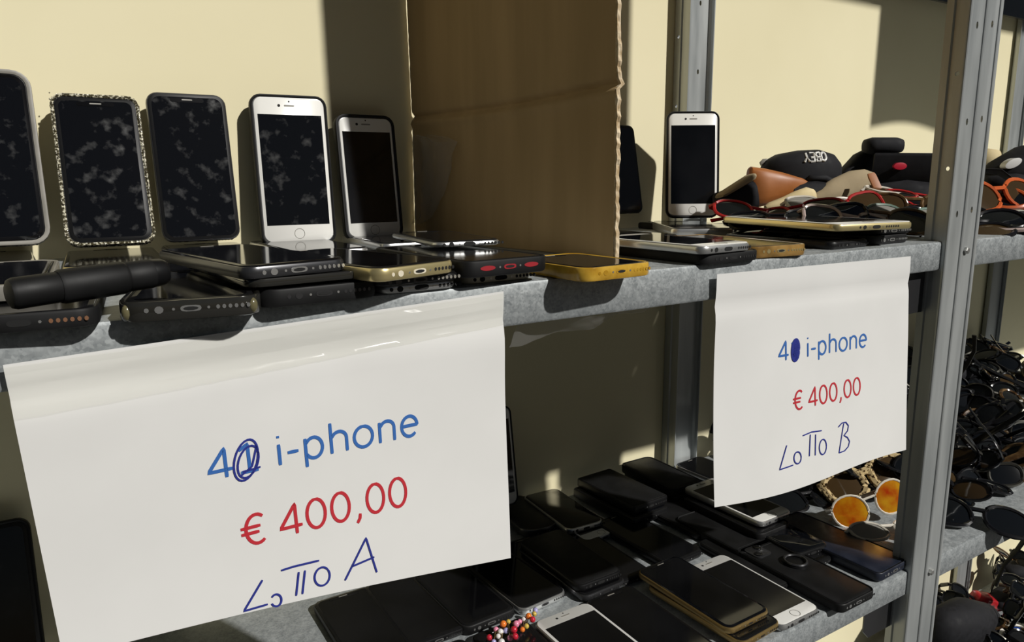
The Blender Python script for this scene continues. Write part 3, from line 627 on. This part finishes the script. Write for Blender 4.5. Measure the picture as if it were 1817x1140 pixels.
g.matrix_world = rotm(at(1600, 856, y=.215), -55, -8, 15)
g = glasses('sunglasses', 'black sunglasses half under the right sign, farther left than the leopard pair', 'sunglasses', 'fr_black', 'ln_dark', .027, .020, 2.8, .016, True, .003)
g.matrix_world = rotm(at(1435, 884, y=.185), -60, 0, -15)

# ------------------------------------------------------------------ cases and pouches
def pod(name, label, cat, A_, B_, side, prof, material, sup=2.4, n=16, group=None, bend=0., ang=50):
    A_, B_ = Vector(A_), Vector(B_); axis = (B_-A_); a = axis.normalized(); s_ = (Vector(side) - a*a.dot(Vector(side))).normalized(); N = a.cross(s_)
    rs = []
    for t_, hw, hh in prof:
        c = A_+axis*t_ + N*bend*math.sin(math.pi*t_); r_ = []
        for k in range(n):
            q = 2*math.pi*k/n; cc, ss = math.cos(q), math.sin(q)
            r_.append(c + s_*math.copysign(abs(cc)**(2/sup), cc)*hw + N*math.copysign(abs(ss)**(2/sup), ss)*hh)
        rs.append(r_)
    m = MB(); m.rings(rs); o = m.build(name, M[material], None, True, ang)
    if label: tag(o, label, cat, group)
    return o
def reparent(kids, root):
    bpy.context.view_layer.update()
    for k in kids: k.parent = root; k.matrix_parent_inverse = root.matrix_world.inverted()
DOME = [(0, .001, .001), (.02, .010, .012), (.08, .020, .022), (.22, .030, .030), (.45, .035, .034), (.68, .034, .034), (.86, .026, .027), (.96, .014, .015), (1, .002, .002)]
UPV = Vector((0, 0, 1)); VIEW = Vector((_f.x, _f.y, 0)).normalized(); RT = Vector((CR.x, CR.y, 0)).normalized()
# black domed case with white letters
D_ = 1.07
A_, B_ = atd(1348, 312, D_), atd(1492, 306, D_)
c0 = thing('domed_case', 'black domed fabric case with upside-down white lettering, on the spectacles heap', 'case', Matrix.Translation(atd(1420, 330, D_)))
k1 = pod('shell', None, None, A_, B_, VIEW, DOME, 'cloth', 2.9, 24)
k2 = pod('peak', None, None, atd(1432, 318, D_-.037), atd(1486, 330, D_-.03), VIEW, [(0, .002, .002), (.1, .008, .006), (.5, .010, .006), (.9, .008, .005), (1, .002, .002)], 'cloth', 2, 12, None, .006)
LT = {'O': [ell(.25, .35, .22, .33, 0)], 'B': [[(.05, 0), (.05, .7), (.32, .68), (.40, .54), (.30, .38), (.05, .36)], [(.30, .38), (.44, .2), (.33, .02), (.05, 0)]], 'E': [[(.42, 0), (.05, 0), (.05, .7), (.42, .7)], [(.05, .36), (.36, .36)]], 'Y': [[(0, .7), (.22, .34), (.44, .7)], [(.22, .34), (.22, 0)]]}
m = MB(); h = 15/.7
axd = (B_-A_)
for i_, chx in enumerate('OBEY'):
    for st in LT[chx]:
        P = []
        for x, y in st:                         # written upside down on the shell: laid on its curved front
            px = 1449 - (i_*.50 + x)*h*.93 ; py = 271 + y*h - (1459-px)*-.06
            q = atd(px, py, D_); tt = (q-A_).dot(axd)/axd.dot(axd); base = A_+axd*tt
            for j in range(len(DOME)-1):
                if DOME[j][0] <= tt <= DOME[j+1][0]:
                    f_ = (tt-DOME[j][0])/(DOME[j+1][0]-DOME[j][0]); hw = DOME[j][1]*(1-f_)+DOME[j+1][1]*f_; hh = DOME[j][2]*(1-f_)+DOME[j+1][2]*f_
            q = q - VIEW*((q-base).dot(VIEW)); dz = min(abs(q.z-base.z)/hh, .97); dep = hw*(1-dz**2.9)**(1/2.9)
            P.append(q - VIEW*(dep+.0004))
        m.tube(P, .0017, 5)
k3 = m.build('lettering', M['letter'], None)
k4 = pod('zip_pull', None, None, atd(1350, 292, D_), atd(1362, 286, D_), VIEW, [(0, .003, .004), (.5, .004, .006), (1, .003, .004)], 'bumper', 3, 8)
reparent([k1, k2, k3, k4], c0)
pod('leather_pouch', 'tan brown leather spectacle pouch in front of the domed case', 'pouch', atd(1328, 334, 1.02), atd(1438, 328, 1.035), VIEW, [(0, .008, .027), (.03, .012, .0295), (.25, .015, .026), (.55, .013, .019), (.85, .008, .010), (1, .002, .002)], 'leather', 2.6, 16, None, 0)
pod('spectacle_pouch', 'cream suede pouch, slim at one end, below the brown leather pouch', 'pouch', atd(1358, 369, 1.0), atd(1446, 346, 1.01), VIEW, [(0, .004, .003), (.1, .008, .006), (.4, .010, .0085), (.62, .012, .012), (.85, .013, .0135), (.96, .009, .009), (1, .002, .002)], 'beige', 2.3, 16)
pod('spectacle_pouch', 'taupe leaf-shaped pouch to the right of the domed case', 'pouch', atd(1440, 356, 1.02), atd(1553, 312, 1.05), VIEW, [(0, .004, .004), (.08, .010, .010), (.35, .014, .018), (.65, .014, .020), (.85, .011, .015), (.97, .006, .006), (1, .002, .002)], 'taupe', 2.0, 18)
pod('strap', 'brown leather strap hanging beside the taupe pouch', 'strap', atd(1545, 308, 1.00), atd(1570, 362, .985), RT, [(0, .005, .0015), (.1, .0062, .0018), (.9, .0058, .0018), (1, .005, .0015)], 'leather', 4, 10)
c0 = thing('open_case', 'open black spectacle case with a tan lid edge, left of the brown pouch', 'case', Matrix.Translation(atd(1300, 365, 1.0)))
k1 = pod('base', None, None, atd(1272, 360, 1.0), atd(1338, 346, 1.01), VIEW, [(0, .012, .010), (.06, .018, .013), (.5, .02, .017), (.94, .018, .020), (1, .012, .016)], 'cloth', 3, 14)
k2 = pod('lid_edge', None, None, atd(1276, 349, .985), atd(1336, 312, 1.0), VIEW, [(0, .010, .002), (.1, .013, .004), (.9, .013, .005), (1, .008, .003)], 'taupe', 3, 10)
reparent([k1, k2], c0)
c0 = thing('spectacle_case', 'black flat spectacle case with a red badge, near the post', 'case', Matrix.Translation(atd(1600, 322, 1.1)))
k1 = pod('box', None, None, atd(1548, 300, 1.10), atd(1668, 302, 1.06), VIEW, [(0, .010, .022), (.02, .013, .024), (.98, .013, .024), (1, .010, .022)], 'cloth', 8, 16)
m = MB(); q = atd(1597, 295, 1.0662)
m.rings([[q + RT*.0095*math.cos(2*math.pi*k/16)*s_ + UPV*.0052*math.sin(2*math.pi*k/16)*s_ - VIEW*d for k in range(16)] for s_, d in ((1, -.004), (1, .0012), (.7, .0016))]); k2 = m.build('badge', M['dred'], None)
reparent([k1, k2], c0)
pod('spectacle_case', 'small rounded black case on top of the case with the red badge', 'case', atd(1533, 259, 1.10), atd(1600, 259, 1.10), VIEW, [(0, .008, .006), (.05, .014, .010), (.2, .017, .0125), (.8, .017, .0125), (.95, .014, .010), (1, .008, .006)], 'cloth', 2.6, 16)
pod('spectacle_case', 'black folded case leaning behind the taupe pouch', 'case', atd(1490, 318, 1.12), atd(1552, 278, 1.13), VIEW, [(0, .010, .004), (.1, .014, .010), (.6, .015, .020), (.95, .012, .018), (1, .008, .012)], 'cloth', 3, 14)
pod('spectacle_case', 'black spectacle case lying under the domed case', 'case', atd(1392, 350, 1.04), atd(1490, 352, 1.04), VIEW, [(0, .01, .01), (.08, .02, .02), (.5, .023, .024), (.92, .02, .02), (1, .01, .01)], 'cloth', 2.6, 14)
pod('spectacle_case', 'black spectacle case lying under the case with the red badge', 'case', atd(1548, 352, 1.09), atd(1668, 352, 1.06), VIEW, [(0, .01, .01), (.08, .02, .022), (.5, .023, .027), (.92, .02, .022), (1, .01, .01)], 'cloth', 2.6, 14)

# spectacles heaped behind the pale gold phone
UP_HEAP = [(1348, 378, .93, 'fr_red', 'ln_dark', 'dark red-framed glasses below the open black case'), (1415, 372, .92, 'fr_red', 'ln_dark', 'red-framed glasses below the cream suede pouch'),
    (1470, 362, .96, 'fr_white', 'ln_clear', 'off white glasses under the tip of the taupe pouch'), (1498, 372, .93, 'fr_red', 'ln_brown', 'red glasses left of the brown strap'),
    (1530, 382, .90, 'fr_clear', 'ln_clear', 'clear pinkish glasses in front of the brown strap'), (1565, 362, .96, 'fr_red', 'ln_dark', 'bright red glasses at the foot of the brown strap'),
    (1600, 342, 1.00, 'fr_white', 'ln_brown', 'off white sunglasses with brown lenses below the badge case'), (1622, 362, .95, 'fr_tort', 'ln_brown', 'tortoiseshell glasses beside the near post'),
    (1640, 350, .97, 'fr_red', 'ln_dark', 'red glasses touching the near post'), (1618, 384, .90, 'fr_grn', 'ln_clear', 'green-grey glasses in front of the near post'),
    (1455, 388, .88, 'fr_black', 'ln_dark', 'black glasses lowest in the heap behind the pale gold tablet'), (1560, 386, .88, 'fr_tort', 'ln_dark', 'brown mottled glasses at the front of the heap'),
    (1380, 388, .88, 'fr_black', 'ln_dark', 'black glasses in front of the cream pouch'), (1650, 378, .93, 'fr_black', 'ln_dark', 'black glasses at the foot of the near post'),
    (1508, 392, .87, 'fr_clear', 'ln_dark', 'clear-rimmed dark glasses just behind the gold tablet')]
random.seed(11)
for px, py, d, fr, ln, lab in UP_HEAP:
    g = glasses('spectacles', lab, 'glasses', fr, ln, random.uniform(.022, .026), random.uniform(.015, .019), random.choice((2.1, 2.5, 3)), .018, True, .0022, None, 'spectacles heaped behind the pale gold tablet')
    p = atd(px, py, d); p.z = max(p.z, .012)
    g.matrix_world = rotm(p, -random.uniform(35, 75), random.uniform(-14, 14), random.uniform(-50, 5))

# right bay, upper shelf
c0 = thing('visor_cap', 'black cap with a white oval badge on the right bay, cut by the frame', 'cap', Matrix.Translation(atd(1800, 320, 1.1)))
k1 = pod('crown', None, None, atd(1735, 318, 1.10), atd(1905, 298, 1.10), VIEW, [(0, .002, .002), (.06, .018, .010), (.2, .035, .026), (.45, .048, .042), (.7, .045, .044), (.92, .025, .028), (1, .004, .004)], 'cloth', 2.0, 20)
m = MB(); q = atd(1798, 290, 1.063); u1 = (RT*.9+UPV*.42).normalized(); v1 = (UPV*.9-RT*.42).normalized()
m.rings([[q + u1*.0125*math.cos(2*math.pi*k/18)*s_ + v1*.0062*math.sin(2*math.pi*k/18)*s_ - VIEW*dd for k in range(18)] for s_, dd in ((1, -.012), (1, .001), (.75, .0016))]); k2 = m.build('badge', M['oval'], None)
k3 = pod('brim', None, None, atd(1738, 304, 1.05), atd(1800, 326, 1.03), VIEW, [(0, .003, .001), (.15, .012, .0016), (.5, .018, .002), (.85, .014, .0016), (1, .004, .001)], 'cloth', 2.2, 14, None, .008)
reparent([k1, k2, k3], c0)
pod('spectacle_case', 'black case under the cap with the white oval', 'case', atd(1738, 330, 1.09), atd(1850, 332, 1.07), VIEW, [(0, .01, .008), (.1, .022, .016), (.5, .03, .02), (.9, .022, .016), (1, .01, .008)], 'cloth', 2.6, 14)
pod('spectacle_pouch', 'pale crumpled pouch peeking between the near post and the cap', 'pouch', atd(1736, 290, 1.2), atd(1772, 272, 1.2), VIEW, [(0, .006, .006), (.2, .012, .014), (.6, .014, .016), (1, .006, .006)], 'beige', 2.2, 12)
RB = [(1778, 345, 1.0, 'fr_orange', 'ln_brown', 'large orange-framed sunglasses below the cap, right of the post', .030, .024, 35), (1835, 352, 1.0, 'fr_orange', 'ln_dark', 'orange glasses at the right edge of the frame', .027, .02, 50),
      (1770, 385, .95, 'fr_black', 'ln_dark', 'black sunglasses lying in front of the orange pair', .028, .02, 62), (1800, 402, .92, 'fr_black', 'ln_brown', 'black brown-lensed sunglasses lowest on the right bay', .027, .02, 72),
      (1830, 385, .93, 'fr_black', 'ln_dark', 'black sunglasses at the right edge below the orange glasses', .028, .021, 58), (1748, 405, .93, 'fr_clear', 'ln_dark', 'clear-rimmed dark glasses tight behind the near post', .025, .018, 75)]
for px, py, d, fr, ln, lab, rx, rz, ex in RB:
    g = glasses('sunglasses', lab, 'sunglasses', fr, ln, rx, rz, 2.2, .016, True, .0030, None, 'sunglasses on the upper shelf of the right bay')
    g.matrix_world = rotm(atd(px, py, d), -ex, random.uniform(-10, 10), random.uniform(-45, -10))

# ------------------------------------------------------------------ heaps of sunglasses on the right bay
random.seed(21)
kinds = [('fr_black', 'ln_dark'), ('fr_black', 'ln_dark'), ('fr_black', 'ln_brown'), ('fr_tort', 'ln_dark'), ('fr_black', 'ln_dark'), ('fr_steel', 'ln_dark'), ('fr_black', 'ln_dark')]
KL = ['black dark-lensed', 'black dark-lensed', 'black brown-lensed', 'tortoiseshell dark-lensed', 'black dark-lensed', 'steel-wire dark-lensed', 'black dark-lensed']
def heap(n, region, h, z0, label, group, reach, mid, name='sunglasses'):
    protos = []
    for k in range(n):
        y = region[2]+(region[3]-region[2])*random.random(); x = random.uniform(region[0], min(region[1], reach+2.38*y)); top = h(x, y)
        where = ' sunglasses in the ' + ('left' if x < mid else 'right') + (' front' if y < .17 else ' middle' if y < .28 else ' back') + ' of the '
        p = Vector((x, y, z0+.012+top*(.35+.65*random.random())))
        mx = rotm(p, -random.uniform(15, 85) - (180 if random.random() < .25 else 0), random.uniform(-35, 35), random.uniform(-85, 20))
        if k < 14:
            fr, ln = kinds[k % 7]
            g = glasses(name, label, 'sunglasses', fr, ln, random.uniform(.021, .026), random.uniform(.014, .020), random.choice((2.1, 2.4, 3)), .016, k % 3 > 0, random.uniform(.002, .0034), None, group)
            g['kindlabel'] = KL[k % 7]; g['label'] = KL[k % 7] + where + label; g.matrix_world = mx; protos.append(g)
        else:
            c = copy_tree(random.choice(protos), None, mx); c['label'] = c['kindlabel'] + where + label
def put_cases(lst, group, lab):
    for i, (x, y, z, a, L) in enumerate(lst):
        d = Vector((math.cos(math.radians(a)), math.sin(math.radians(a)), 0)); p = Vector((x, y, z))
        pod('spectacle_case', lab, 'case', p-d*L/2, p+d*L/2, Vector((-d.y, d.x, 0)), [(0, .008, .006), (.06, .022, .014), (.25, .030, .020), (.75, .030, .020), (.94, .022, .014), (1, .008, .006)], 'cloth', 2.5, 14, group)
put_cases([(.92, .20, ZL+.021, 10, .16), (1.05, .30, ZL+.021, -20, .16), (1.12, .18, ZL+.021, 30, .15), (1.22, .30, ZL+.021, 5, .16), (1.36, .22, ZL+.021, -15, .16), (1.40, .34, ZL+.021, 10, .16), (1.55, .28, ZL+.021, 20, .16), (1.12, .33, ZL+.060, 15, .16), (1.30, .34, ZL+.062, -10, .16), (1.50, .35, ZL+.062, 8, .16), (.93, .33, ZL+.021, 60, .15), (1.66, .34, ZL+.021, -25, .15)],
          'black cases buried in the sunglasses heap', 'black spectacle case buried in the sunglasses heap on the middle shelf')
def hm(x, y): return max(.004, min(.085, (y-.06)*.36))
heap(135, (.86, 1.70, .075, .385), hm, ZL, 'heap on the middle shelf', 'sunglasses heaped on the right bay middle shelf', .98, 1.12)
g = glasses('sunglasses', 'gold wire sunglasses on top of the big dark heap at the right edge', 'sunglasses', 'fr_gold', 'ln_brown', .027, .023, 2.1, .016, True, .0018); g.matrix_world = rotm(at(1806, 655, y=.30), -25, 5, -25)
g = glasses('sunglasses', 'black sunglasses lying alone at the front edge of the right bay middle shelf', 'sunglasses', 'fr_black', 'ln_dark', .030, .024, 2.3, .016, False, .003); g.matrix_world = rotm(at(1735, 915, z=ZL+.016), -62, 6, -48)
# lowest shelf
def hb(x, y): return max(.004, min(.09, (y-.04)*.35))
put_cases([(1.45, .20, ZB+.021, 15, .16), (1.50, .33, ZB+.021, -10, .16), (1.66, .20, ZB+.021, 20, .16), (1.85, .33, ZB+.021, 0, .16), (1.95, .34, ZB+.062, -10, .16), (1.84, .22, ZB+.021, 25, .15)], 'black cases on the lowest right shelf', 'black spectacle case on the lowest shelf of the right bay')
heap(40, (1.32, 2.05, .13, .385), hb, ZB, 'heap on the lowest shelf', 'sunglasses heaped on the lowest right shelf', 1.30, 1.65)
pod('spectacle_case', 'large domed black case on the lowest shelf below the right bay', 'case', at(1655, 1118, y=.275), at(1752, 1104, y=.275), VIEW, [(0, .01, .02), (.08, .035, .045), (.5, .05, .062), (.92, .035, .045), (1, .01, .02)], 'cloth', 2.2, 20)
pod('spectacle_case', 'dark red spectacle case against the wall on the lowest shelf', 'case', at(1732, 1066, y=.345), at(1776, 1074, y=.345), VIEW, [(0, .012, .014), (.05, .022, .020), (.95, .022, .020), (1, .012, .014)], 'spectacle_case', 4, 14)
g = glasses('sunglasses', 'blue mirror sunglasses at the bottom right corner', 'sunglasses', 'fr_white', 'ln_blue', .031, .028, 2.2, .016, True, .003); g.matrix_world = rotm(at(1772, 1126, z=ZB+.045), -20, 10, -40)

# ------------------------------------------------------------------ bead bracelet
random.seed(9)
br = thing('bead_bracelet', 'bracelet of coloured beads beside the large white phone', 'bracelet', Matrix.Translation(at(905, 1115, z=ZL+.016)))
kids = []
P = [(868, 1132), (880, 1118), (884, 1130), (893, 1108), (902, 1104), (898, 1120), (912, 1118), (922, 1104), (930, 1100), (938, 1094), (948, 1090), (950, 1084), (914, 1130), (905, 1133), (890, 1140), (927, 1118), (934, 1112), (876, 1140), (945, 1100), (916, 1108), (888, 1122)]
for i, (px, py) in enumerate(P):
    q = at(px, py, z=ZL+.0165+.004*(i % 3 == 0)); kids.append(MB().ball(q, random.uniform(.0026, .0038), 10, 7).build('bead', BEADS[i % 6]))
cordp = [at(px, py, z=ZL+.0165) for px, py in sorted(P)]
kids.append(MB().tube(cordp, .0006, 5).build('cord', M['fr_gold'])); reparent(kids, br)
bpy.context.view_layer.update()
for o in bpy.data.objects:
    if 'kindlabel' in o: del o['kindlabel']
